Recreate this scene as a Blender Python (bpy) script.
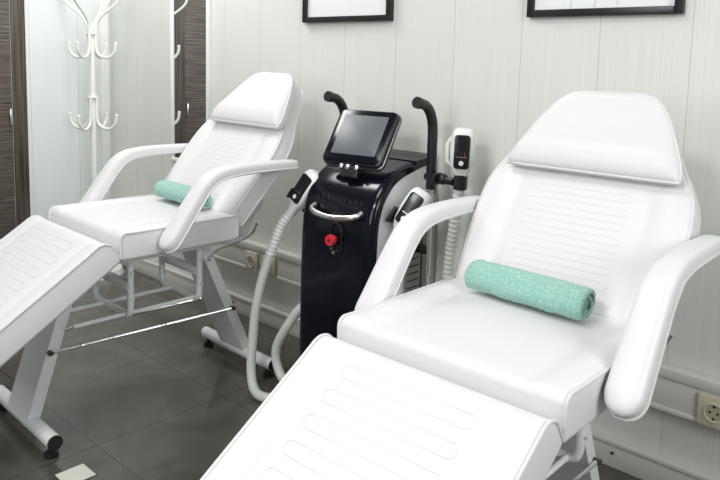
import bpy, bmesh, math, random
from mathutils import Vector, Matrix
for o in list(bpy.data.objects): bpy.data.objects.remove(o)
S = bpy.context.scene
COL = S.collection
random.seed(4)

# ---------------------------------------------------------------- camera
fw = Vector((-0.677, 0.727, -0.117)); rt = Vector((0.730, 0.683, 0.025)); up = Vector((-0.098, 0.068, 0.993))
fw.normalize(); rt = (rt - fw*rt.dot(fw)).normalized(); up = rt.cross(fw).normalized()
cam = bpy.data.cameras.new('camera'); camo = bpy.data.objects.new('camera', cam); COL.objects.link(camo)
M = Matrix((rt, up, -fw)).transposed().to_4x4(); M.translation = Vector((1.6126, -1.9648, 1.1416))
camo.matrix_world = M
cam.sensor_fit = 'HORIZONTAL'; cam.sensor_width = 36; cam.lens = 726.5*36/720
cam.shift_y = -(240-145.7)/720; cam.clip_start = .02
S.camera = camo

# ---------------------------------------------------------------- world, lamps, exposure
W = bpy.data.worlds.new('world'); S.world = W; W.use_nodes = True
W.node_tree.nodes['Background'].inputs[0].default_value = (.95, .98, 1, 1)
W.node_tree.nodes['Background'].inputs[1].default_value = 0.3
def area(name, loc, sx, sy, power, rot=(0,0,0), color=(1,1,1)):
    l = bpy.data.lights.new(name, 'AREA'); l.shape = 'RECTANGLE'; l.size = sx; l.size_y = sy; l.energy = power; l.color = color
    o = bpy.data.objects.new(name, l); COL.objects.link(o); o.location = loc; o.rotation_euler = rot; return o
area('ceiling_lamp', (-1.2, -.6, 2.36), .6, .6, 10.2, color=(1, .99, .975))
area('ceiling_lamp', (.3, -1.3, 2.36), .6, .6, 5.8, color=(1, .99, .975))
area('ceiling_lamp', (.8, -2.7, 2.36), .6, .6, 20.5, rot=(math.radians(20), 0, 0), color=(1, .99, .975))
area('fill_light', (2.9, -1.4, 1.7), 1.1, 1.1, 17, rot=(math.radians(90), 0, math.radians(90)), color=(.96, .98, 1))  # added fill from the right to brighten side faces; no window modelled
area('fill_light', (.6, -3.8, 1.6), 1.2, 1.2, 9.5, rot=(math.radians(90), 0, 0), color=(.96, .98, 1))  # added frontal fill behind the viewer, not an actual window
S.view_settings.view_transform = 'Standard'; S.view_settings.look = 'None'
S.view_settings.gamma = 1; S.view_settings.use_curve_mapping = False
S.view_settings.exposure = 1.05

# ---------------------------------------------------------------- materials
def mat(name, col, rough=.5, metal=0, spec=.5, coat=0, bump=None):
    m = bpy.data.materials.new(name); m.use_nodes = True; nt = m.node_tree; b = nt.nodes['Principled BSDF']
    b.inputs['Base Color'].default_value = (*col, 1); b.inputs['Roughness'].default_value = rough
    b.inputs['Metallic'].default_value = metal; b.inputs['Specular IOR Level'].default_value = spec
    b.inputs['Coat Weight'].default_value = coat
    tc = nt.nodes.new('ShaderNodeTexCoord'); nz = nt.nodes.new('ShaderNodeTexNoise')
    nz.inputs['Scale'].default_value = bump[0] if bump else 30
    nt.links.new(tc.outputs['Object'], nz.inputs['Vector'])
    bp = nt.nodes.new('ShaderNodeBump'); bp.inputs['Strength'].default_value = bump[1] if bump else .02
    bp.inputs['Distance'].default_value = bump[2] if bump else .001
    nt.links.new(nz.outputs['Fac'], bp.inputs['Height']); nt.links.new(bp.outputs['Normal'], b.inputs['Normal'])
    return m
def ramp(nt, fac, stops):
    r = nt.nodes.new('ShaderNodeValToRGB'); e = r.color_ramp.elements
    while len(e) < len(stops): e.new(.5)
    for el, (p, c) in zip(e, stops): el.position = p; el.color = (*c, 1)
    nt.links.new(fac, r.inputs['Fac']); return r.outputs['Color']
def math_node(nt, op, a, b=None, c=None):
    n = nt.nodes.new('ShaderNodeMath'); n.operation = op
    for i, v in enumerate((a, b, c)):
        if v is None: continue
        if isinstance(v, (int, float)): n.inputs[i].default_value = v
        else: nt.links.new(v, n.inputs[i])
    return n.outputs[0]
def mixcol(nt, fac, a, b):
    n = nt.nodes.new('ShaderNodeMix'); n.data_type = 'RGBA'
    nt.links.new(fac, n.inputs['Factor'])
    for k, v in ((6, a), (7, b)):
        if isinstance(v, tuple): n.inputs[k].default_value = (*v, 1)
        else: nt.links.new(v, n.inputs[k])
    return n.outputs[2]
def xyz(nt):
    g = nt.nodes.new('ShaderNodeNewGeometry'); s = nt.nodes.new('ShaderNodeSeparateXYZ')
    nt.links.new(g.outputs['Position'], s.inputs[0]); return g, s
def wall_mat(name, axis, off, c1, c2):
    """ribbed plastic wall panels 0.25 m wide with a fine vertical grain and a dark joint"""
    m = bpy.data.materials.new(name); m.use_nodes = True; nt = m.node_tree; b = nt.nodes['Principled BSDF']
    g, s = xyz(nt); t = s.outputs[axis]
    mp = nt.nodes.new('ShaderNodeCombineXYZ')
    nt.links.new(math_node(nt, 'MULTIPLY', t, 170.), mp.inputs[0])
    nt.links.new(math_node(nt, 'MULTIPLY', s.outputs[2], 1.6), mp.inputs[2])
    nz = nt.nodes.new('ShaderNodeTexNoise'); nz.inputs['Scale'].default_value = 1; nz.inputs['Detail'].default_value = 3
    nt.links.new(mp.outputs[0], nz.inputs['Vector'])
    col = ramp(nt, nz.outputs['Fac'], [(.34, c2), (.62, c1)])
    f = math_node(nt, 'FRACT', math_node(nt, 'DIVIDE', math_node(nt, 'SUBTRACT', t, off), .25))
    d = math_node(nt, 'ABSOLUTE', math_node(nt, 'SUBTRACT', f, .5))
    line = math_node(nt, 'GREATER_THAN', d, .5 - .0036)
    nt.links.new(mixcol(nt, line, col, (.47, .48, .45)), b.inputs['Base Color'])
    b.inputs['Roughness'].default_value = .38; b.inputs['Specular IOR Level'].default_value = .35
    bp = nt.nodes.new('ShaderNodeBump'); bp.inputs['Strength'].default_value = .25; bp.inputs['Distance'].default_value = .0006
    nt.links.new(nz.outputs['Fac'], bp.inputs['Height']); nt.links.new(bp.outputs['Normal'], b.inputs['Normal'])
    return m
def wood_mat(name, horizontal):
    m = bpy.data.materials.new(name); m.use_nodes = True; nt = m.node_tree; b = nt.nodes['Principled BSDF']
    g, s = xyz(nt); mp = nt.nodes.new('ShaderNodeCombineXYZ')
    a, z = (3.5, 120) if horizontal else (120, 2.5)
    nt.links.new(math_node(nt, 'MULTIPLY', s.outputs[1], a), mp.inputs[1])
    nt.links.new(math_node(nt, 'MULTIPLY', s.outputs[2], z), mp.inputs[2])
    nz = nt.nodes.new('ShaderNodeTexNoise'); nz.inputs['Scale'].default_value = 1; nz.inputs['Detail'].default_value = 4
    nt.links.new(mp.outputs[0], nz.inputs['Vector'])
    k = 1. if horizontal else .72
    col = ramp(nt, nz.outputs['Fac'], [(.30, (.022*k, .017*k, .014*k)), (.45, (.085*k, .068*k, .056*k)), (.6, (.15*k, .125*k, .105*k)), (.72, (.25*k, .215*k, .185*k))])
    nt.links.new(col, b.inputs['Base Color']); b.inputs['Roughness'].default_value = .45
    return m
def floor_mat():
    m = bpy.data.materials.new('polished_tile'); m.use_nodes = True; nt = m.node_tree; b = nt.nodes['Principled BSDF']
    g, s = xyz(nt)
    def joint(t, off, size):
        f = math_node(nt, 'FRACT', math_node(nt, 'DIVIDE', math_node(nt, 'SUBTRACT', t, off), size))
        return math_node(nt, 'GREATER_THAN', math_node(nt, 'ABSOLUTE', math_node(nt, 'SUBTRACT', f, .5)), .5 - .0016/size)
    j = math_node(nt, 'MAXIMUM', joint(s.outputs[0], -.3064, .45), joint(s.outputs[1], -1.0027, .45))
    nz = nt.nodes.new('ShaderNodeTexNoise'); nz.inputs['Scale'].default_value = 4; nz.inputs['Detail'].default_value = 6; nz.inputs['Distortion'].default_value = 1.2
    nt.links.new(g.outputs['Position'], nz.inputs['Vector'])
    col = ramp(nt, nz.outputs['Fac'], [(.3, (.072, .068, .056)), (.55, (.100, .094, .080)), (.75, (.135, .126, .108))])
    nt.links.new(mixcol(nt, j, col, (.035, .031, .027)), b.inputs['Base Color'])
    b.inputs['Roughness'].default_value = .13; b.inputs['Specular IOR Level'].default_value = .5
    return m
WALLC = wall_mat('pvc_panel_back', 0, .9429, (.755, .78, .735), (.71, .735, .69))
WALLL = wall_mat('pvc_panel_left', 1, -.17, (.80, .84, .83), (.76, .79, .785))
PLAIN = mat('plain_wall_paint', (.36, .36, .35), .6)
FLOOR = floor_mat()
WOODH = wood_mat('zebrano_horizontal', True); WOODV = wood_mat('zebrano_vertical', False)
TRIM = mat('white_plastic_trim', (.93, .94, .92), .35)
DUCT = mat('pale_grey_plastic_duct', (.68, .675, .64), .4)
LEATHER = mat('white_faux_leather', (.72, .708, .720), .42, spec=.4, bump=(220, .12, .0006))
PIPING = mat('white_piping', (.70, .69, .70), .45)
STITCH = mat('grey_stitching', (.655, .645, .655), .6)
STITCHB = mat('white_stitching', (.715, .703, .715), .45)
ENAMEL = mat('white_enamel_steel', (.82, .84, .85), .3, spec=.5)
CHROME = mat('chrome', (.74, .74, .73), .24, 1)
DSTEEL = mat('dark_steel', (.09, .09, .09), .35, .6)
RUBBER = mat('black_rubber', (.012, .012, .012), .5)
GREYP = mat('grey_steel_plate', (.42, .43, .42), .4)
GLOSSK = mat('glossy_black_plastic', (.003, .004, .009), .16, spec=.4)
MATTK = mat('satin_black_plastic', (.012, .013, .016), .32)
WPLAST = mat('white_gloss_plastic', (.88, .90, .89), .22, spec=.5)
SILVER = mat('silver_metal', (.78, .77, .75), .25, 1)
SCREEN = mat('display_reflection_grey', (.10, .112, .125), .38, spec=.6)  # screen is off; reflection of the bright wall is put into this grey
HSCR = mat('black_display_glass', (.01, .01, .012), .25)
BEZEL = mat('graphite_metal', (.22, .23, .24), .3, 1)
RED = mat('red_plastic', (.72, .03, .05), .35)
HOSE = mat('grey_white_hose', (.68, .70, .67), .45)
HOSED = mat('hose_groove_grey', (.36, .38, .38), .5)
VENT = mat('grey_panel', (.42, .42, .40), .45)
CREAM = mat('cream_plastic', (.66, .61, .47), .4)
CREAMD = mat('cream_socket_well', (.50, .46, .35), .45)
RACKM = mat('ivory_enamel', (.90, .92, .87), .3)
PAPER = mat('white_print_paper', (.84, .86, .87), .6)
FRAMEK = mat('black_frame', (.012, .014, .014), .35)
INK = mat('grey_ink_line', (.35, .35, .36), .7)
MIRROR = mat('mirror_glass', (.86, .90, .88), .0, 1, bump=(1, 0, 0))
PLATE = mat('white_floor_plate', (.80, .79, .72), .5, bump=(60, .3, .002))
def towel_mat():
    m = mat('mint_terry', (.36, .70, .62), .95, spec=.1, bump=(420, 1.0, .006))
    nt = m.node_tree; b = nt.nodes['Principled BSDF']; nz = nt.nodes.new('ShaderNodeTexNoise')
    nz.inputs['Scale'].default_value = 260; nz.inputs['Detail'].default_value = 3
    tc = nt.nodes.new('ShaderNodeTexCoord'); nt.links.new(tc.outputs['Object'], nz.inputs['Vector'])
    nt.links.new(ramp(nt, nz.outputs['Fac'], [(.3, (.22, .52, .445)), (.7, (.50, .84, .74))]), b.inputs['Base Color'])
    b.inputs['Sheen Weight'].default_value = .4
    return m
TOWEL = towel_mat()

# ---------------------------------------------------------------- mesh helpers
class MB:
    def __init__(s): s.b = bmesh.new()
    def box(s, x0, x1, y0, y1, z0, z1, r=0, M=None, seg=2):
        t = bmesh.new()
        bmesh.ops.create_cube(t, size=1)
        for v in t.verts: v.co = Vector(((x0+x1)/2+v.co.x*(x1-x0), (y0+y1)/2+v.co.y*(y1-y0), (z0+z1)/2+v.co.z*(z1-z0)))
        if r: bmesh.ops.bevel(t, geom=t.edges[:], offset=r, segments=seg, profile=.5, affect='EDGES')
        s.add(t, M); return s
    def add(s, t, M=None):
        if M is not None: bmesh.ops.transform(t, matrix=M, verts=t.verts[:])
        me = bpy.data.meshes.new('tmp'); t.to_mesh(me); t.free(); s.b.from_mesh(me); bpy.data.meshes.remove(me)
    def cyl(s, a, b, r, n=20, r2=None):
        s.tube([a, b], r if r2 is None else (lambda t: r+(r2-r)*t), n); return s
    def tube(s, pts, r, n=12, closed=False, cap=True, sx=1, ref=None):
        """sweep a circle (or an ellipse, sx = stretch along ref) along pts"""
        pts = [Vector(p) for p in pts]; N = len(pts); rings = []; nrm = None
        for i, p in enumerate(pts):
            if closed: t = pts[(i+1) % N]-pts[i-1]
            else: t = pts[min(i+1, N-1)]-pts[max(i-1, 0)]
            t.normalize()
            if ref is not None: nrm = Vector(ref)-t*Vector(ref).dot(t)
            elif nrm is None:
                q = Vector((0, 0, 1)) if abs(t.z) < .9 else Vector((1, 0, 0)); nrm = q-t*q.dot(t)
            else: nrm = nrm-t*nrm.dot(t)
            nrm.normalize(); bi = t.cross(nrm)
            rr = r(i/(N-1)) if callable(r) else r
            rings.append([s.b.verts.new(p+nrm*math.cos(2*math.pi*k/n)*rr*sx+bi*math.sin(2*math.pi*k/n)*rr) for k in range(n)])
        for i in range(N if closed else N-1):
            A, B = rings[i], rings[(i+1) % N]
            for k in range(n): s.b.faces.new((A[k], A[(k+1) % n], B[(k+1) % n], B[k]))
        if cap and not closed: s.b.faces.new(rings[0][::-1]); s.b.faces.new(rings[-1])
        return s
    def loft(s, rings, cap=True, closed=True):
        R = [[s.b.verts.new(Vector(p)) for p in ring] for ring in rings]
        n = len(R[0])
        for A, B in zip(R, R[1:]):
            for k in range(n if closed else n-1): s.b.faces.new((A[k], A[(k+1) % n], B[(k+1) % n], B[k]))
        if cap: s.b.faces.new(R[0][::-1]); s.b.faces.new(R[-1])
        return s
    def sphere(s, c, r, sc=(1, 1, 1)):
        t = bmesh.new(); bmesh.ops.create_uvsphere(t, u_segments=20, v_segments=12, radius=r)
        for v in t.verts: v.co = Vector(c)+Vector((v.co.x*sc[0], v.co.y*sc[1], v.co.z*sc[2]))
        s.add(t); return s
    def build(s, name, m, parent=None, smooth=40, xf=None):
        if xf is not None: bmesh.ops.transform(s.b, matrix=xf, verts=s.b.verts[:])
        bmesh.ops.recalc_face_normals(s.b, faces=s.b.faces[:])
        me = bpy.data.meshes.new(name)
        for e in s.b.edges: e.smooth = not (len(e.link_faces) == 2 and e.calc_face_angle(0) > math.radians(smooth))
        for f in s.b.faces: f.smooth = True
        s.b.to_mesh(me); s.b.free(); me.materials.append(m)
        o = bpy.data.objects.new(name, me); COL.objects.link(o)
        if parent: o.parent = parent
        return o
def smooth_path(P, k=8):
    P = [Vector(p) for p in P]; Q = [P[0]*2-P[1]]+P+[P[-1]*2-P[-2]]; out = []
    for i in range(1, len(Q)-2):
        for j in range(k):
            t = j/k; a, b, c, d = Q[i-1:i+3]
            out.append(.5*((2*b)+(c-a)*t+(2*a-5*b+4*c-d)*t*t+(3*b-a-3*c+d)*t**3))
    out.append(P[-1]); return out
def root(name, label, cat, loc=(0, 0, 0), rz=0, group=None):
    o = bpy.data.objects.new(name, None); o.empty_display_size = .05; COL.objects.link(o)
    o.location = loc; o.rotation_euler = (0, 0, rz); return tag(o, label, cat, group)
def tag(o, label, cat, group=None, kind=None):
    o['label'] = label; o['category'] = cat
    if group: o['group'] = group
    if kind: o['kind'] = kind
    return o
def struct(o, label=None, cat=None):
    o['kind'] = 'structure'
    if label: o['label'] = label
    if cat: o['category'] = cat
    return o

# ---------------------------------------------------------------- room shell
XL, XR, YF, H = -2.10, 3.0, -3.9, 2.40
struct(MB().box(XL-.1, XR+.1, YF-.1, .1, -.1, 0).build('floor', FLOOR), 'polished dark grey-brown tiled floor', 'floor')
struct(MB().box(XL-.1, XR+.1, YF-.1, .1, H, H+.1).build('ceiling', PLAIN), 'plain white ceiling above the room', 'ceiling')
struct(MB().box(XL-.1, XR+.1, 0, .1, 0, H).build('wall_back', WALLC), 'pale greenish white panelled wall behind both beds', 'wall')
struct(MB().box(XL-.1, XL, YF, 0, 0, H).build('wall_left', WALLL), 'pale panelled wall behind the coat rack', 'wall')
struct(MB().box(XR, XR+.1, YF, 0, 0, H).build('wall_right', PLAIN), 'plain pale wall on the right side', 'wall')
struct(MB().box(XL, XR, YF-.1, YF, 0, H).build('wall_front', PLAIN), 'plain pale wall behind the viewer', 'wall')
# corner cover strip
struct(MB().box(XL, XL+.006, -.045, 0, 0, H, .002).box(XL, XL+.014, -.006, 0, 0, H, .002).build('trim_1', TRIM), 'narrow white strip covering the corner of the panelled walls', 'trim')
# skirting duct and cable duct along the back wall
struct(MB().box(XL+.014, XR, -.022, 0, 0, .072, .003).box(XL+.014, XR, -.027, 0, .068, .082, .003).build('baseboard_back', DUCT), 'pale grey plastic skirting along the back wall', 'skirting')
d = MB().box(XL+.014, XR, -.034, 0, .228, .325, .003).box(XL+.014, XR, -.040, 0, .318, .346, .004).box(XL+.014, XR, -.038, 0, .224, .238, .003).build('trim_2', DUCT)
struct(d, 'pale grey cable duct running along the back wall', 'cable duct')
for x in (.82, 1.62, -.95): MB().cyl((x, -.0275, .045), (x, -.0215, .045), .004, 12).build('screw', RUBBER, bpy.data.objects['baseboard_back'])
struct(MB().box(XL, XL+.016, -.439, -.047, 0, .07, .003).build('baseboard_left', TRIM), 'white skirting on the left wall', 'skirting')
# door in the left wall
dr = MB().box(XL-.02, XL+.003, -1.33, -.513, .01, 2.05, .002).build('door_1', WOODH); struct(dr, 'dark striped wood door on the left wall', 'door')
f = MB()
f.box(XL-.01, XL+.007, -.511, -.441, 0, 2.12, .003); f.box(XL-.01, XL+.007, -1.40, -1.332, 0, 2.12, .003); f.box(XL-.01, XL+.007, -1.332, -.515, 2.052, 2.12, .003)
f.build('door_frame', WOODV, dr)
MB().box(XL+.003, XL+.016, -.530, -.518, .78, .86, .004).build('hinge', SILVER, dr)

# ---------------------------------------------------------------- mirror
mx0, mx1, mz0, mz1 = -1.466, -1.152, .632, 1.85
mr = root('wall_mirror', 'tall narrow mirror in a thin white frame, reflecting the dark wood door', 'mirror', ((mx0+mx1)/2, 0, mz0))
L = Matrix.Translation(-mr.location)
MB().box(mx0+.012, mx1-.012, -.014, -.006, mz0+.012, mz1-.012).build('mirror_glass', MIRROR, mr, xf=L)
fr = MB(); w = .017
fr.box(mx0, mx0+w, -.020, 0, mz0, mz1, .003).box(mx1-w, mx1, -.020, 0, mz0, mz1, .003).box(mx0+w, mx1-w, -.022, 0, mz0, mz0+w, .003).box(mx0+w, mx1-w, -.022, 0, mz1-w, mz1, .003)
fr.build('frame', TRIM, mr, xf=L)

# ---------------------------------------------------------------- pictures
def picture(x0, x1, label, lines):
    z0, z1 = 1.281, 1.90; fwid = .021
    r = root('framed_picture', label, 'picture', ((x0+x1)/2, 0, z0)); L = Matrix.Translation(-r.location)
    m = MB()
    for a in ((x0, x0+fwid, z0, z1), (x1-fwid, x1, z0, z1), (x0+fwid, x1-fwid, z0, z0+fwid), (x0+fwid, x1-fwid, z1-fwid, z1)):
        m.box(a[0], a[1], -.022, 0, a[2], a[3], .002)
    m.build('frame', FRAMEK, r, xf=L)
    p = MB().box(x0+fwid-.003, x1-fwid+.003, -.010, -.004, z0+fwid-.003, z1-fwid+.003).build('print', PAPER, r, xf=L)
    if lines:
        m = MB()
        for pts in lines: m.tube(smooth_path([(x0+(x1-x0)*u, -.0103, z0+.6*v) for u, v in pts], 6), .0007, 6)
        m.build('drawn_line', INK, p, xf=Matrix())
        q = bpy.data.objects[-1] if False else p.children[0]
        for v in q.data.vertices: v.co -= r.location
picture(-.524, -.070, 'black framed picture with a blank white print, above the machine', [[(.52, .3), (.5, .5), (.56, .7)]])
picture(.468, .920, 'black framed picture with a fine line drawing, above the larger near bed', [[(.30, .036), (.31, .2), (.28, .5)], [(.46, .036), (.47, .12), (.50, .3), (.45, .5)], [(.60, .05), (.63, .10), (.70, .2), (.72, .4)], [(.58, .30), (.66, .33), (.74, .30)]])

# ---------------------------------------------------------------- sockets in the cable duct
def socket(cx, n, label, group=None):
    r = root('power_socket', label, 'socket', (cx, -.034, .269)); wd = .082
    for i in range(n):
        x = (i-(n-1)/2)*.115
        pl = MB().box(x-wd/2, x+wd/2, -.012, .002, -.042, .042, .005).build('face_plate', CREAM, r)
        ring = MB(); P = [(x+.024*math.cos(a), -.013, .024*math.sin(a)) for a in [k*math.pi/14 for k in range(28)]]
        ring.tube(P, .0028, 8, closed=True); ring.build('socket_ring', CREAM, pl)
        MB().cyl((x, -.0125, 0), (x, -.0105, 0), .022, 24).build('socket_well', CREAMD, pl)
        for dx, dz in ((-.0095, 0), (.0095, 0), (0, .016), (0, -.016)): MB().cyl((x+dx, -.0132, dz), (x+dx, -.0115, dz), .0034, 10).build('contact_hole', RUBBER, pl)
    return r
socket(-.742, 2, 'pair of cream sockets in the cable duct, left of the black machine')
socket(1.083, 1, 'cream socket in the cable duct beside the near bed, at the right edge')

# ---------------------------------------------------------------- coat rack
rk = root('coat_rack', 'white metal coat rack with curled hooks standing in the corner', 'coat rack', (-1.905, -.19, 0))
MB().cyl((0, 0, .03), (0, 0, 1.26), .0145, 20).sphere((0, 0, 1.26), .017, (1, 1, .7)).build('pole', RACKM, rk)
MB().cyl((0, 0, 0), (0, 0, .03), .14, 40, .13).build('base', RACKM, rk)
for zt, zb in ((1.250, 1.125), (.930, .765)):
    for k in range(4):
        a = math.radians(32+90*k); c, s = math.cos(a), math.sin(a)
        P = [(.022, zt), (.022, zb+.06), (.030, zb+.022), (.052, zb+.003), (.082, zb-.004), (.106, zb+.006), (.125, zb+.03), (.130, zb+.062)]
        h = MB().tube(smooth_path([(r*c, r*s, z) for r, z in P], 6),   .0076, 10).sphere((.130*c, .130*s, zb+.066), .0085)
        h.build('hook', RACKM, rk)
    MB().tube([(.023*math.cos(t), .023*math.sin(t), zt-.01) for t in [k*math.pi/10 for k in range(20)]], .006, 8, closed=True).build('collar', RACKM, rk)
for k in range(4):
    a = math.radians(32+90*k); c, s = math.cos(a), math.sin(a)
    P = [(.022, 1.22), (.023, 1.255), (.032, 1.295), (.070, 1.34), (.125, 1.38), (.170, 1.43), (.165, 1.50), (.13, 1.52)]
    MB().tube(smooth_path([(r*c, r*s, z) for r, z in P], 6), .0066, 10).sphere((.13*c, .13*s, 1.52), .009).build('upper_arm', RACKM, rk)
MB().cyl((0, 0, 1.23), (0, 0, 1.30), .006, 12).build('finial', RACKM, rk)

# ---------------------------------------------------------------- treatment beds
def lerp_tab(T, v):
    for (a, x), (b, y) in zip(T, T[1:]):
        if v <= b:
            t = (v-a)/(b-a); return x+(y-x)*t
    return T[-1][1]
def sm_tab(T, v):
    if v <= T[0][0]: return T[0][1]
    if v >= T[-1][0]: return T[-1][1]
    for i in range(len(T)-1):
        (a, x), (b, y) = T[i], T[i+1]
        if v <= b:
            t = (v-a)/(b-a); p = T[max(i-1, 0)][1]; q = T[min(i+2, len(T)-1)][1]
            return .5*((2*x)+(y-p)*t+(2*p-5*x+4*y-q)*t*t+(3*x-p-3*y+q)*t**3)
def fil(d, r): 
    if d >= r: return 0
    return r-math.sqrt(max(0, r*r-(r-max(d, 0))**2))
def spaced(L, r, n, k=7):
    a = [r*(1-math.cos(math.pi/2*i/k)) for i in range(k)]
    return a+[r+(L-2*r)*i/n for i in range(n+1)]+[L-x for x in a[::-1]]
def cushion(name, wf, L, T, rs, r0, r1, disp, F, m, parent, nv=60, nu=44, under=None, rb=.012):
    """padded slab; wf = half width along v, rs side fillet, r0 / r1 fillets of the two ends"""
    V = sorted(set([round(x, 5) for x in spaced(L, r0, nv) if x < L-r1]+[round(L-x, 5) for x in [r1*(1-math.cos(math.pi/2*i/7)) for i in range(8)]]))
    top, bot = [], []
    for v in V:
        w = wf(v); us = [x-w for x in spaced(2*w, min(rs, w*.5), nu, 5)]
        t = []
        for u in us:
            h = -fil(w-abs(u), rs)-fil(v, r0)-fil(L-v, r1)
            t.append((u, v, max(h, -T+.004)+disp(u, v)*min(1, (w-abs(u))/.02)*min(1, v/.02, (L-v)/.02)))
        top.append(t)
        bot.append([(u, v, -T+min(fil(w-abs(u), rb)+fil(v, rb)+fil(L-v, rb), T*.6)) for u in us])
    mb = MB(); A = [[mb.b.verts.new(F(*p)) for p in r] for r in top]; B = [[mb.b.verts.new(F(*p)) for p in r] for r in bot]
    nr, nc = len(A), len(A[0])
    for i in range(nr-1):
        for j in range(nc-1):
            mb.b.faces.new((A[i][j], A[i][j+1], A[i+1][j+1], A[i+1][j])); mb.b.faces.new((B[i][j], B[i+1][j], B[i+1][j+1], B[i][j+1]))
        for j in (0, nc-1): mb.b.faces.new((A[i][j], A[i+1][j], B[i+1][j], B[i][j]))
    for i in (0, nr-1):
        for j in range(nc-1): mb.b.faces.new((A[i][j], A[i][j+1], B[i][j+1], B[i][j]))
    return mb.build(name, m, parent, 60)
def stadium(F, wu, v0, v1, h, r=.0011):
    """one stitched line: rectangle with round ends"""
    rr = (v1-v0)/2; P = []
    for k in range(9): a = -math.pi/2+math.pi*k/8; P.append((wu-rr+rr*math.cos(a), (v0+v1)/2+rr*math.sin(a)))
    for k in range(9): a = math.pi/2+math.pi*k/8; P.append((-wu+rr+rr*math.cos(a), (v0+v1)/2+rr*math.sin(a)))
    return [F(u, v, h(u, v)+.0004) for u, v in P]
def bed(loc, rz, label, recline, q=1., fx=0., ext=0., by=.140, po=.012):
    R = root('treatment_bed', label, 'treatment bed', loc, rz)
    W = .241
    # ---- seat
    y0, y1, zt, T = -.228, .175, .637, .082
    Fs = lambda u, v, h: Vector((u, y0+v, zt+h))
    def ds(u, v):
        a = abs(u); return .004*math.exp(-((a-.205)/.03)**2)-.004*math.exp(-((a-.165)/.02)**2)+.003*math.sin(math.pi*v/.4)
    seat = cushion('seat_cushion', lambda v: W, y1-y0, T, .008, .018, .012, ds, Fs, LEATHER, R)
    def side_pipe(F, L, T, r0, r1, s, parent, w=lambda v: W, low=True):
        P = [F(s*w(0), .001, -T+.012)] if low else []
        for k in range(10): a = math.pi/2*k/9; P.append(F(s*w(0), r0-r0*math.cos(a), -r0+r0*math.sin(a)))
        for k in range(1, 12): v = r0+(L-r0-r1)*k/12; P.append(F(s*w(v), v, -.001))
        for k in range(10): a = math.pi/2*k/9; P.append(F(s*w(L), L-r1+r1*math.sin(a), -r1+r1*math.cos(a)))
        if low: P.append(F(s*w(L), L-.001, -T+.012))
        MB().tube(P, .0032, 8).build('piping', PIPING, parent)
    for s in (-1, 1): side_pipe(Fs, y1-y0, T, .018, .012, s, seat)
    # ---- leg rest, sloping down from the seat's front
    ca, sa = math.cos(math.radians(33)), math.sin(math.radians(33)); ly, lz = -.266, .628
    Fl = lambda u, v, h: Vector((u, ly-v*ca-h*sa, lz-v*sa+h*ca))
    LL = .56
    def dl(u, v):
        a = abs(u); return -.004*math.exp(-((a-.178)/.012)**2)+.002*math.cos(u*6)
    leg = cushion('leg_rest', lambda v: W-.002, LL, .086, .008, .036, .036, dl, Fl, LEATHER, R)
    for s in (-1, 1): side_pipe(Fl, LL, .086, .036, .036, s, leg, lambda v: W-.002)
    st = MB()
    for k in range(9): st.tube(stadium(Fl, .140, .055+.054*k, .082+.054*k, dl), .0007, 5, closed=True)
    st.build('stitching', STITCH, leg)
    # ---- backrest
    n = math.sqrt(1+recline**2); vy, vz = recline/n, 1/n; bz = .612
    Fb = lambda u, v, h: Vector((u, by+v*q*vy-h*vz, bz+v*q*vz+h*vy))
    tab = [(0, .228), (.08, .236), (.16, .243), (.24, .245), (.30, .240), (.35, .221), (.41, .186), (.46, .163), (.505, .142), (.530, .124), (.544, .104), (.552, .074)]
    wb = lambda v: sm_tab(tab, v)
    def db(u, v):
        a = abs(u); k = min(1, max(0, (.34-v)/.04)); return k*(-.004*math.exp(-((a-.152)/.014)**2)+.004*math.exp(-((a-.20)/.022)**2))
    back = cushion('backrest', lambda v: wb(v+.024), .528, .072, .010, .020, .018, lambda u, v: db(u, v+.024), lambda u, v, h: Fb(u, v+.024, h), LEATHER, R, nv=70)
    P = [Fb(-wb(v)-.001, v, -.008) for v in [.03+.01*i for i in range(52)]]+[Fb(-.074+.148*i/6, .552, -.014) for i in range(7)]+[Fb(wb(v)+.001, v, -.008) for v in [.54-.01*i for i in range(52)]]
    MB().tube(P, .0032, 8).build('piping', PIPING, back)
    P = [Fb(-wb(v), v, -.064) for v in [.03+.01*i for i in range(52)]]+[Fb(-.074+.148*i/6, .551, -.060) for i in range(7)]+[Fb(wb(v), v, -.064) for v in [.54-.01*i for i in range(52)]]
    MB().tube(P, .0030, 8).build('piping', PIPING, back)
    st = MB()
    for k in range(8): st.tube(stadium(Fb, .118, .050+.034*k, .067+.034*k, db), .0003, 5, closed=True)
    st.build('stitching', STITCHB, back)
    # ---- head pillow
    ptab = [(0, .200), (.03, .196), (.07, .180), (.12, .159), (.16, .137), (.185, .118), (.202, .096), (.212, .070)]
    wp = lambda v: sm_tab(ptab, v)
    Fp = lambda u, v, h: Fb(u+po, v+.338, h+.036)
    def dp(u, v): return .010*math.exp(-((v-.05)/.04)**2)+.003*math.cos(u*5)-.010*max(0, (v-.1))/.1
    pil = cushion('head_pillow', wp, .212, .035, .012, .012, .020, dp, Fp, LEATHER, R, nv=30)
    P = [Fp(-wp(v)-.0006, v, -.010) for v in [.01*i for i in range(21)]]+[Fp(-.070+.140*i/6, .2125, -.018) for i in range(7)]+[Fp(wp(v)+.0006, v, -.010) for v in [.20-.01*i for i in range(21)]]+[Fp(.196-.392*i/10, -.001, -.010) for i in range(1, 10)]
    MB().tube(P, .0030, 8, closed=True).build('piping', PIPING, pil)
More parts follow.
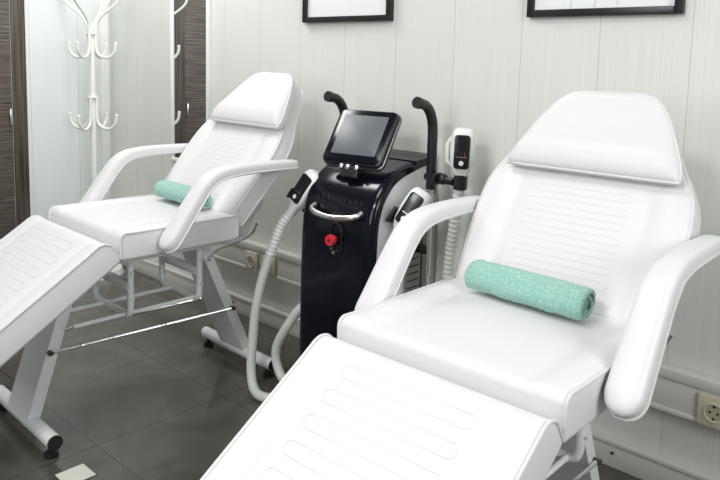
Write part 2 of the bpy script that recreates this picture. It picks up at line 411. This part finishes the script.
    # ---- armrests
    for s in (-1, 1):
        pts = smooth_path([(s*.279, y, z) for y, z in ((-.112, .578), (-.068, .636), (-.022, .698), (.020, .750), (.058, .777), (.110, .789), (.200, .793), (.290+ext*.7, .792), (.335+ext, .790))], 10)
        N = len(pts); rings = []; edge = [[], []]
        for i, p in enumerate(pts):
            t = (pts[min(i+1, N-1)]-pts[max(i-1, 0)]).normalized(); q_ = i/(N-1)
            hw = .034-.011*q_; hh = .024-.008*q_
            e0 = min(1, (q_*.56+.0008)/.040); e1 = min(1, ((1-q_)*.56+.0008)/.025)
            e = math.sqrt(max(0, 1-(1-e0)**2))*math.sqrt(max(0, 1-(1-e1)**2))
            nx = Vector((1, 0, 0)); nn = nx.cross(t).normalized()
            if nn.z < 0: nn = -nn
            ring = []
            for k in range(28):
                a = 2*math.pi*k/28; ca_, sa_ = math.cos(a), math.sin(a)
                X = math.copysign(abs(ca_)**.55, ca_)*hw*(.12+.88*e); Z = math.copysign(abs(sa_)**.62, sa_)*hh*(.35+.65*e)
                ring.append(p+nx*X+nn*Z)
            rings.append(ring)
            for kk, sg in enumerate((-1, 1)): edge[kk].append(p+nx*sg*hw*(.12+.88*e)*.97-nn*hh*(.35+.65*e)*.62)
        arm = MB().loft(rings).build('armrest', LEATHER, R, 70)
        pp = edge[0][::-1]+edge[1]
        MB().tube(pp, .0030, 8).build('piping', PIPING, arm)
        # hinge bolts of the arm on seat and backrest
        MB().box(min(s*W, s*.268), max(s*W, s*.268), -.070, -.045, .580, .606, .003).build('hinge_bracket', GREYP, arm)
        MB().cyl((s*.225, .315+ext, .787), (s*.275, .315+ext, .787), .008, 12).build('pivot_bolt', CHROME, arm)
        # curved side plate between seat and backrest
        m = MB(); A, B = [], []
        for k in range(13):
            a = k/12; A.append((y1-.004+.02*a+.10*a*a, .560+.115*math.sin(a*math.pi/2))); B.append((y1+.050+.050*a, .556+.085*math.sin(a*math.pi/2)))
        x0, x1 = s*(W-.020), s*(W-.014)
        m.loft([[(x, *A[k]) for x in (x0, x1)]+[(x, *B[k]) for x in (x1, x0)] for k in range(13)])
        m.build('hinge_plate', GREYP, R)
    # ---- steel seat and backrest frames
    m = MB()
    for s in (-1, 1):
        m.box(s*.15-.014, s*.15+.014, -.19, .25, .527, .556, .002)
    m.box(-.15, .15, -.19, -.162, .527, .556, .002).box(-.15, .15, .16, .188, .527, .556, .002)
    m.build('seat_frame', ENAMEL, R)
    m = MB()
    for s in (-1, 1): m.tube([Fb(s*.13, .02, -.090), Fb(s*.13, .42, -.090)], .011, 10)
    m.tube([Fb(-.13, .40, -.090), Fb(.13, .40, -.090)], .011, 10); m.build('backrest_frame', ENAMEL, R)
    # leg rest rails and support
    m = MB()
    for s in (-1, 1): m.tube([Fl(s*.10, .03, -.096), Fl(s*.10, .48, -.096)], .010, 10)
    m.build('leg_rest_frame', ENAMEL, R)
    # ---- posts (flat steel channels), feet
    for yb, yt, name in ((-.396, -.245, 'f'), (.385, .175, 'r')):
        m = MB(); x0, x1 = fx-.083, fx+.066; h = .019
        m.loft([[(x0, yb-h, .06), (x1, yb-h, .06), (x1, yb+h, .06), (x0, yb+h, .06)], [(x0, yt-h, .53), (x1, yt-h, .53), (x1, yt+h, .53), (x0, yt+h, .53)]])
        m.build('post', ENAMEL, R, 20)
        y = yb
        ft = MB().cyl((fx-.215, y, .050), (fx+.215, y, .050), .0215, 24).build('foot_tube', ENAMEL, R)
        for s in (-1, 1):
            MB().cyl((fx+s*.213, y, .050), (fx+s*.221, y, .050), .0212, 24).build('end_cap', RUBBER, ft)
            MB().cyl((fx+s*.190, y, .0), (fx+s*.190, y, .012), .020, 20).cyl((fx+s*.190, y, .010), (fx+s*.190, y, .030), .009, 12).build('rubber_foot', RUBBER, ft)
    # ---- threaded tie rods between the posts
    yf = lambda z: -.396+(z-.06)/.47*.151; yr = lambda z: .385-(z-.06)/.47*.21
    for x in (fx-.090, fx+.074):
        z = .250; a, b = Vector((x, yf(z)-.01, z+.005)), Vector((x, yr(z)+.01, z-.008))
        N = 200; P = [a.lerp(b, i/N) for i in range(N+1)]
        m = MB().tube(P, lambda t: .0045+.0014*(int(t*N) % 2), 8)
        rod = m.build('tie_rod', CHROME, R)
        for e in (a, b): MB().cyl(e-Vector((.009, 0, 0)), e+Vector((.009, 0, 0)), .008, 6).build('rod_nut', DSTEEL, rod)
    # ---- U-shaped carrier under the seat
    for y in (-.135, .110):
        P = [(.118, y, .535), (.118, y, .372), (.112, y, .352), (.095, y, .342), (-.090, y, .342), (-.110, y, .352), (-.118, y, .372), (-.118, y, .535)]
        MB().tube(P[:2]+smooth_path(P[1:4], 4)[1:]+smooth_path(P[4:7], 4)+P[7:], .0105, 12).build('carrier_frame', ENAMEL, R)
        MB().box(-.118, .118, y-.012, y+.012, .425, .450, .003).build('carrier_crossbar', ENAMEL, R)
        for zz in (.48, .40): MB().cyl((.118, y, zz), (.136, y, zz), .0045, 8).build('bolt', ENAMEL, R)
    for x in (-.045, .095):
        MB().cyl((x, yf(.345), .345), (x, .112, .345), .0068, 10).build('carrier_rod', ENAMEL, R)
    MB().cyl((-.150, .10, .475), (-.100, .10, .475), .017, 18).build('knob', CREAM, R)
    # leg rest strut and recline release rod
    z = .40
    MB().tube([(fx+.074, yf(.43), .43), Fl(.16, .20, -.088)], .0042, 8).cyl((fx+.062, yf(.43), .43), (fx+.084, yf(.43), .43), .009, 8).build('leg_rest_strut', CHROME, R)
    MB().tube(smooth_path([(fx+.072, yr(.44), .44), (fx+.085, yr(.44)+.02, .47), (.11, .245, .505), (.20, .255, .552), (.232, .262, .60)], 6), .004, 8).sphere((fx+.070, yr(.44), .44), .009).build('recline_rod', CHROME, R)
    return R
bedL = bed((-.475, -.722, 0), math.radians(-1.5), 'white treatment bed farther from the viewer, left of the black machine', .82, 1.085, -.048, .05, .128, .034)
bedR = bed((.884, -.744, 0), math.radians(1), 'large white treatment bed nearest the viewer, right of the black machine', .63, .985)

# ---------------------------------------------------------------- rolled towels
def towel(loc, rz, length, r, label, seed):
    rnd = random.Random(seed); n = 130; turns = 3.1; th = r/(turns+.6)
    prof = []
    outer = []; inner = []
    for i in range(n+1):
        t = i/n; a = -2.5-turns*2*math.pi*t; rr = r*(1-t*.86)
        wob = 1+.03*math.sin(a*2+seed)+.02*math.sin(a*3.3)
        outer.append((rr*wob*math.cos(a), rr*wob*math.sin(a))); ri = max(rr-th*.74*min(1, .12+t*22), .002)
        inner.append((ri*wob*math.cos(a), ri*wob*math.sin(a)))
    prof = outer+inner[::-1]
    rings = []
    K = 70
    for k in range(K+1):
        q = k/K; x = (q-.5)*length; d = min(q, 1-q)*length; side = 1 if q > .5 else -1
        sc = 1-.10*max(0, 1-d/.010)**2
        ring = []
        for j, (y, z) in enumerate(prof):
            t = (j/n if j <= n else (2*n+1-j)/n)
            end = max(0, 1-d/.035)
            off = side*end*(.004*math.sin(11*t+seed)-.004*t+(.006 if side < 0 and t < .25 else 0))
            a = math.atan2(z, y)
            lump = 1+.022*math.sin(3*a+q*5+seed)*math.sin(math.pi*q)+.012*math.sin(q*17+2*a)
            f = rnd.uniform(-.0009, .0009)
            ring.append((x+off, y*sc*lump+f, max(z*sc*lump, -r*.975)+f))
        rings.append(ring)
    o = MB().loft(rings, cap=True).build('rolled_towel', TOWEL, None, 80)
    o.location = loc; o.rotation_euler = (0, 0, rz); return tag(o, label, 'towel')
towel((.872, -.638, .6375+.037), math.radians(-3), .268, .039, 'rolled mint green towel on the seat of the nearest bed', 1)
towel((-.477, -.594, .6375+.036), math.radians(-3), .275, .037, 'rolled mint green towel on the farther bed, partly behind its armrest', 3)

# ---------------------------------------------------------------- beauty machine
mc = root('laser_machine', 'glossy black and white beauty treatment machine on the floor between the beds', 'machine', (.008, -.205, 0), math.radians(2.5))
# side profile of the shell (y, z): front bottom -> hood -> rear top
prof = [(-.150, .050), (-.158, .10), (-.160, .30), (-.158, .50), (-.152, .62), (-.143, .67), (-.128, .708), (-.104, .742), (-.070, .774), (-.030, .795), (.020, .810), (.075, .822), (.135, .832)]
pr = [Vector((0, a, b)) for a, b in prof]; pr = smooth_path(pr, 4)
def shell(hw, push, mb, th):
    """front and top skin; the long edges roll backwards"""
    rings = []
    N = len(pr)
    for i, p in enumerate(pr):
        t = (pr[min(i+1, N-1)]-pr[max(i-1, 0)]).normalized(); nn = Vector((0, -t.z, t.y))
        out, inn = [], []
        for k in range(25):
            s = -1+2*k/24; ang = s*math.pi/2; u = abs(s)
            x = hw*math.copysign(1-(1-u)**1.7, s); d = fil(hw-abs(x), push)
            out.append(p+Vector((x, 0, 0))-nn*d+Vector((0, 0, 0)))
        for k in range(24, -1, -1):
            s = -1+2*k/24; u = abs(s); x = (hw-.004)*math.copysign(1-(1-u)**1.7, s)
            inn.append(p+Vector((x, 0, 0))-nn*(push+.003))
        rings.append(out+inn)
    return mb.loft(rings)
shell(.157, .026, MB(), .02).build('front_shell', GLOSSK, mc, 50)
# white side body
def body(x0, x1, off, z0, yb, mb):
    P = [(p.y, p.z) for p in pr]; Q = []
    N = len(pr)
    for i, p in enumerate(pr):
        t = (pr[min(i+1, N-1)]-pr[max(i-1, 0)]).normalized(); nn = Vector((0, -t.z, t.y)); q = p-nn*off; Q.append((q.y, max(q.z, z0)))
    Q += [(yb, Q[-1][1]-.01), (yb, z0)]
    return mb.loft([[(x, *q) for q in Q] for x in (x0, x0+.004, x1-.004, x1)])
body(-.1555, .1555, .0275, .05, .160, MB()).build('cabinet', WPLAST, mc, 40)
MB().loft([[(x, .06, .822), (x, .178, .834), (x, .180, .824), (x, .06, .812)] for x in (-.154, -.150, .150, .154)]).build('top_plate', GLOSSK, mc, 30)
MB().box(-.150, .150, -.13, .14, .018, .055, .006).build('base_plate', MATTK, mc)
for s in (-1, 1):
    for y in (-.10, .11): MB().cyl((s*.11-.012, y, .020), (s*.11+.012, y, .020), .020, 18).build('castor', RUBBER, mc)
# rear electronics box with cooling slots
vb = MB().box(-.12, .158, .158, .184, .12, .70, .004).build('rear_panel', VENT, mc)
sp = MB().box(.1505, .1555, .012, .146, .14, .66, .002).build('vent_panel', VENT, mc)
m = MB()
for k in range(14): m.box(.155, .1566, .030, .092, .28+.024*k, .284+.024*k)
m.box(.155, .1568, .104, .112, .28, .60); m.build('vent_slot', MATTK, sp)
m = MB()
for j in range(3): m.tube([(.1562, .075+(.014+.012*j)*math.cos(a), .60+(.014+.012*j)*math.sin(a)) for a in [math.pi*(.0+k/12) for k in range(13)]], .0009, 5)
m.build('vent_arc', MATTK, sp)
# handle bar on the front
P = smooth_path([(-.098, -.150, .672), (-.094, -.172, .664), (-.060, -.186, .656), (0, -.192, .652), (.060, -.186, .656), (.094, -.172, .664), (.098, -.150, .672)], 8)
MB().tube(P, .0075, 12, sx=1.25, ref=(0, 0, 1)).build('front_handle', SILVER, mc, xf=Matrix.Translation((.010, 0, 0)))
# small worn lettering, too faint to read
m = MB()
x = -.10
for k, (w_, g_) in enumerate([(.010, 1), (.009, 1), (.010, 1), (.008, 1), (.010, 1), (.009, 1), (.010, 1), (.008, 1), (.010, 1)]):
    a = math.radians(10+5*(k % 3)); m.box(x, x+.0012, -.1530, -.1515, .694, .708); m.box(x+w_*.55, x+w_*.55+.0012, -.1530, -.1515, .694, .701+.003*(k % 3)); x += .023
m.build('faint_lettering', mat('tarnished_silver', (.22, .22, .22), .3, 1), mc, xf=Matrix.Translation((.010, .0135, 0)))
# emergency stop in its oval key recess
er = MB()
P = [(.027*math.cos(a)*.9+.012, -.1603, .571+.018+(.012 if math.sin(a) > 0 else -.040)+.027*math.sin(a)) for a in [2*math.pi*k/28 for k in range(28)]]
er.tube(P, .0022, 6, closed=True); er.build('switch_surround', MATTK, mc)
es = MB().cyl((.004, -.158, .574), (.004, -.172, .574), .0125, 20).cyl((.004, -.172, .574), (.004, -.184, .574), .0185, 24, .0165).build('emergency_button', RED, mc)
MB().box(-.002, .010, -.1846, -.1838, .572, .576).box(.002, .006, -.1846, -.1838, .568, .580).build('button_marking', RUBBER, es)
MB().cyl((.008, -.159, .533), (.008, -.166, .533), .0055, 14).build('key_switch', SILVER, mc)
MB().cyl((-.002, -.159, .545), (-.002, -.163, .545), .003, 10).build('indicator', SILVER, mc)
# tilted touch screen
tilt = Matrix.Translation((.014, -.097, .797)) @ Matrix.Rotation(math.radians(8), 4, 'Z') @ Matrix.Rotation(math.radians(-36), 4, 'X')
def rrect(w, h, r, n=6):
    P = []
    for cx, cz, a0 in ((w-r, h-r, 0), (-w+r, h-r, 90), (-w+r, -h+r, 180), (w-r, -h+r, 270)):
        for k in range(n+1): a = math.radians(a0+90*k/n); P.append((cx+r*math.cos(a), cz+r*math.sin(a)))
    return P
def slab(mb, w, h, r, y0, y1, e, cz=0, cx=0, M=None):
    rings = []
    for y, ins in ((y0, e), (y0+(-e if y1 < y0 else e)*.3, e*.3), (y0+(-e if y1 < y0 else e), 0), (y1-(-e if y1 < y0 else e), 0), (y1-(-e if y1 < y0 else e)*.3, e*.3), (y1, e)):
        rings.append([(cx+x, y, cz+z) for x, z in rrect(w-ins, h-ins, max(r-ins, .002))])
    t = MB().loft(rings); bmesh.ops.recalc_face_normals(t.b, faces=t.b.faces[:]); mb.add(t.b, M); return mb
sc = slab(MB(), .113, .103, .024, .016, -.020, .007, cz=.108, M=tilt).build('screen', MATTK, mc, 40)
slab(MB(), .1155, .1055, .025, .010, -.004, .003, cz=.108, M=tilt).build('bezel', BEZEL, sc)
slab(MB(), .108, .098, .021, -.018, -.0225, .002, cz=.108, M=tilt).build('screen_face', GLOSSK, sc)
slab(MB(), .084, .074, .002, -.0215, -.0235, .0005, cz=.112, M=tilt).build('display', SCREEN, sc)
MB().box(-.030, .030, .000, .018, -.03, .012, .004, M=tilt).build('screen_mount', MATTK, mc)
for x in (-.03, -.005, .028): MB().box(x-.006, x+.006, -.016, .0, -.010, .008, .002, M=tilt).build('mount_clip', SILVER, mc)
# two tall curved handles at the rear
for s in (-1, 1):
    x = s*.188+.016; y = .078
    P = smooth_path([(x, y, .735), (x, y, .86), (x, y, .920), (x, y-.005, .956), (x, y-.022, .988), (x, y-.048, 1.007), (x, y-.080, 1.014)], 6)
    MB().tube(P, .0165, 16).build('push_handle', MATTK, mc)
    MB().cyl((x, y-.078, 1.0135), (x, y-.092, 1.0165), .0185, 16).build('handle_cap', RUBBER, mc)
    MB().cyl((x, y, .45), (x, y, .745), .009, 14).build('handle_post', SILVER, mc)
    for zz in (.52, .70): MB().box(min(x, s*.14), max(x, s*.14), y-.012, y+.012, zz, zz+.025, .003).build('handle_bracket', MATTK, mc)

# hand pieces: white grip with a dark display, on the machine's own frame of reference
def ribbed(path, r, pitch, amp, name, m, parent, xf=None):
    P = [Vector(p) for p in path]; D = [0]
    for a, b in zip(P, P[1:]): D.append(D[-1]+(b-a).length)
    n = max(2, int(D[-1]/pitch*4)); Q = []; j = 0
    for i in range(n+1):
        d = D[-1]*i/n
        while j < len(D)-2 and D[j+1] < d: j += 1
        Q.append(P[j].lerp(P[j+1], (d-D[j])/max(1e-6, D[j+1]-D[j])))
    t = MB().tube(Q, lambda q: r*(1+amp*math.cos(q*n*math.pi/2)), 16)
    return t.build(name, m, parent, 80)
def handpiece(frame, label, parent_hose, loc_hint):
    """frame maps local (x right, y toward front, z up along the grip) to world"""
    r = root('handpiece', label, 'handpiece', frame @ Vector((0, 0, 0)))
    L = Matrix.Translation(-r.location) @ frame
    rings = []
    for z, w, d, y in ((-.020, .014, .014, .0), (.000, .018, .018, .0), (.015, .027, .022, -.002), (.035, .034, .026, -.003), (.070, .037, .028, -.004), (.105, .037, .028, -.004), (.130, .034, .026, -.003), (.143, .028, .022, 0), (.148, .020, .014, 0)):
        rings.append([(w*math.copysign(abs(math.cos(a))**.6, math.cos(a)), y+d*math.copysign(abs(math.sin(a))**.7, math.sin(a)), z) for a in [2*math.pi*k/28 for k in range(28)]])
    MB().loft(rings).build('grip', WPLAST, r, 70, xf=L)
    sc = slab(MB(), .0235, .052, .010, -.026, -.0345, .002, cz=.078).build('display', HSCR, r, 40, xf=L)
    MB().cyl((0, -.034, .044), (0, -.0358, .044), .0075, 16).build('round_button', WPLAST, sc, xf=L)
    MB().box(-.015, .016, -.0351, -.0345, .062, .0632).build('silver_line', SILVER, sc, xf=L)
    MB().box(.009, .0105, -.0352, -.0345, .064, .076).build('red_mark', RED, sc, xf=L)
    return r, L
def fr_(loc, zdir, front):
    z = Vector(zdir).normalized(); y = -Vector(front); y = (y-z*y.dot(z)).normalized(); x = y.cross(z)
    m = Matrix((x, y, z)).transposed().to_4x4(); m.translation = Vector(loc); return m
# 1: left of the machine, leaning in its cradle
f1 = fr_((-.210, -.325, .636), (.42, .18, .72), (.30, -.62, .62))
h1, L1 = handpiece(f1, 'white handpiece leaning in the cradle at the left of the black machine', None, None)
MB().box(-.034, .030, .026, .040, -.005, .10, .006).box(-.046, -.036, -.020, .040, .010, .050, .004).build('cradle', MATTK, mc, xf=mc.matrix_basis.inverted() @ f1)
# 2: right of the machine, partly behind the near bed's armrest
f2 = fr_((.212, -.275, .622), (.30, .30, .72), (.40, -.62, .50))
h2, L2 = handpiece(f2, 'white handpiece at the right of the black machine, partly behind the near armrest', None, None)
MB().box(-.034, .034, .026, .040, -.005, .10, .006).box(-.048, -.038, -.030, .040, .005, .060, .004).build('cradle', MATTK, mc, xf=mc.matrix_basis.inverted() @ f2)
# 3: upright in the ring clamp on the right push handle
f3 = fr_((.332, -.130, .795), (.03, .0, 1), (.52, -.85, .05))
h3, L3 = handpiece(f3, 'white handpiece standing upright in the black ring holder on the right handle', None, None)
MB().cyl((0, 0, -.042), (0, 0, .004), .0215, 24).build('collar', MATTK, h3, xf=L3)
rr = MB()
rr.tube([(-.028, -.006, .03), (-.046, -.010, .045), (-.046, -.010, .10), (-.030, -.006, .125)], .0055, 10).build('hook_guard', WPLAST, h3, xf=L3)
MB().cyl((.190, -.12, .775), (.305, -.128, .772), .0125, 14).box(.232, .246, -.150, -.105, .755, .792, .004).sphere((.262, -.126, .775), .018).build('ring_clamp', MATTK, mc, xf=mc.matrix_basis.inverted())

# hoses
def px(*a): return a
hp = MB()
P = smooth_path([f1 @ Vector((0, 0, -.015)), (-.250, -.350, .570), (-.268, -.370, .500), (-.290, -.395, .400), (-.300, -.420, .280), (-.296, -.436, .160), (-.278, -.456, .070), (-.225, -.480, .022), (-.165, -.475, .018), (-.150, -.425, .018), (-.190, -.375, .022), (-.245, -.356, .045), (-.270, -.352, .090), (-.262, -.350, .145), (-.215, -.342, .225), (-.172, -.325, .290), (-.135, -.290, .320)], 8)
hs = ribbed(P, .0160, .0085, .045, 'hose', HOSE, h1, Matrix())
for v in hs.data.vertices: v.co -= h1.location
hd = ribbed(P[2:20], .0165, .014, .12, 'hose_sleeve', WPLAST, h1)
for v in hd.data.vertices: v.co -= h1.location
P = smooth_path([f3 @ Vector((0, 0, -.035)), (.318, -.128, .70), (.306, -.120, .62), (.290, -.112, .54), (.284, -.110, .46), (.285, -.115, .30), (.270, -.12, .15), (.230, -.13, .05), (.19, -.14, .04)], 8)
hs = ribbed(P, .0165, .016, .10, 'hose', HOSE, h3)
for v in hs.data.vertices: v.co -= h3.location
P = smooth_path([f2 @ Vector((0, 0, -.015)), (.215, -.315, .56), (.245, -.31, .45), (.255, -.30, .25), (.25, -.28, .08), (.22, -.24, .04), (.165, -.2, .06)], 8)
hs = ribbed(P, .0160, .0085, .045, 'hose', HOSE, h2)
for v in hs.data.vertices: v.co -= h2.location

# ---------------------------------------------------------------- floor plate
fp = MB().box(-.038, .038, -.040, .040, 0, .002).build('floor_plate', PLATE); fp.location = (-.203, -1.118, 0)
tag(fp, 'small square white plate on the dark tiled floor', 'floor plate')
MB().box(-.041, .041, -.043, .043, 0, .0012).build('rim', DSTEEL, fp)
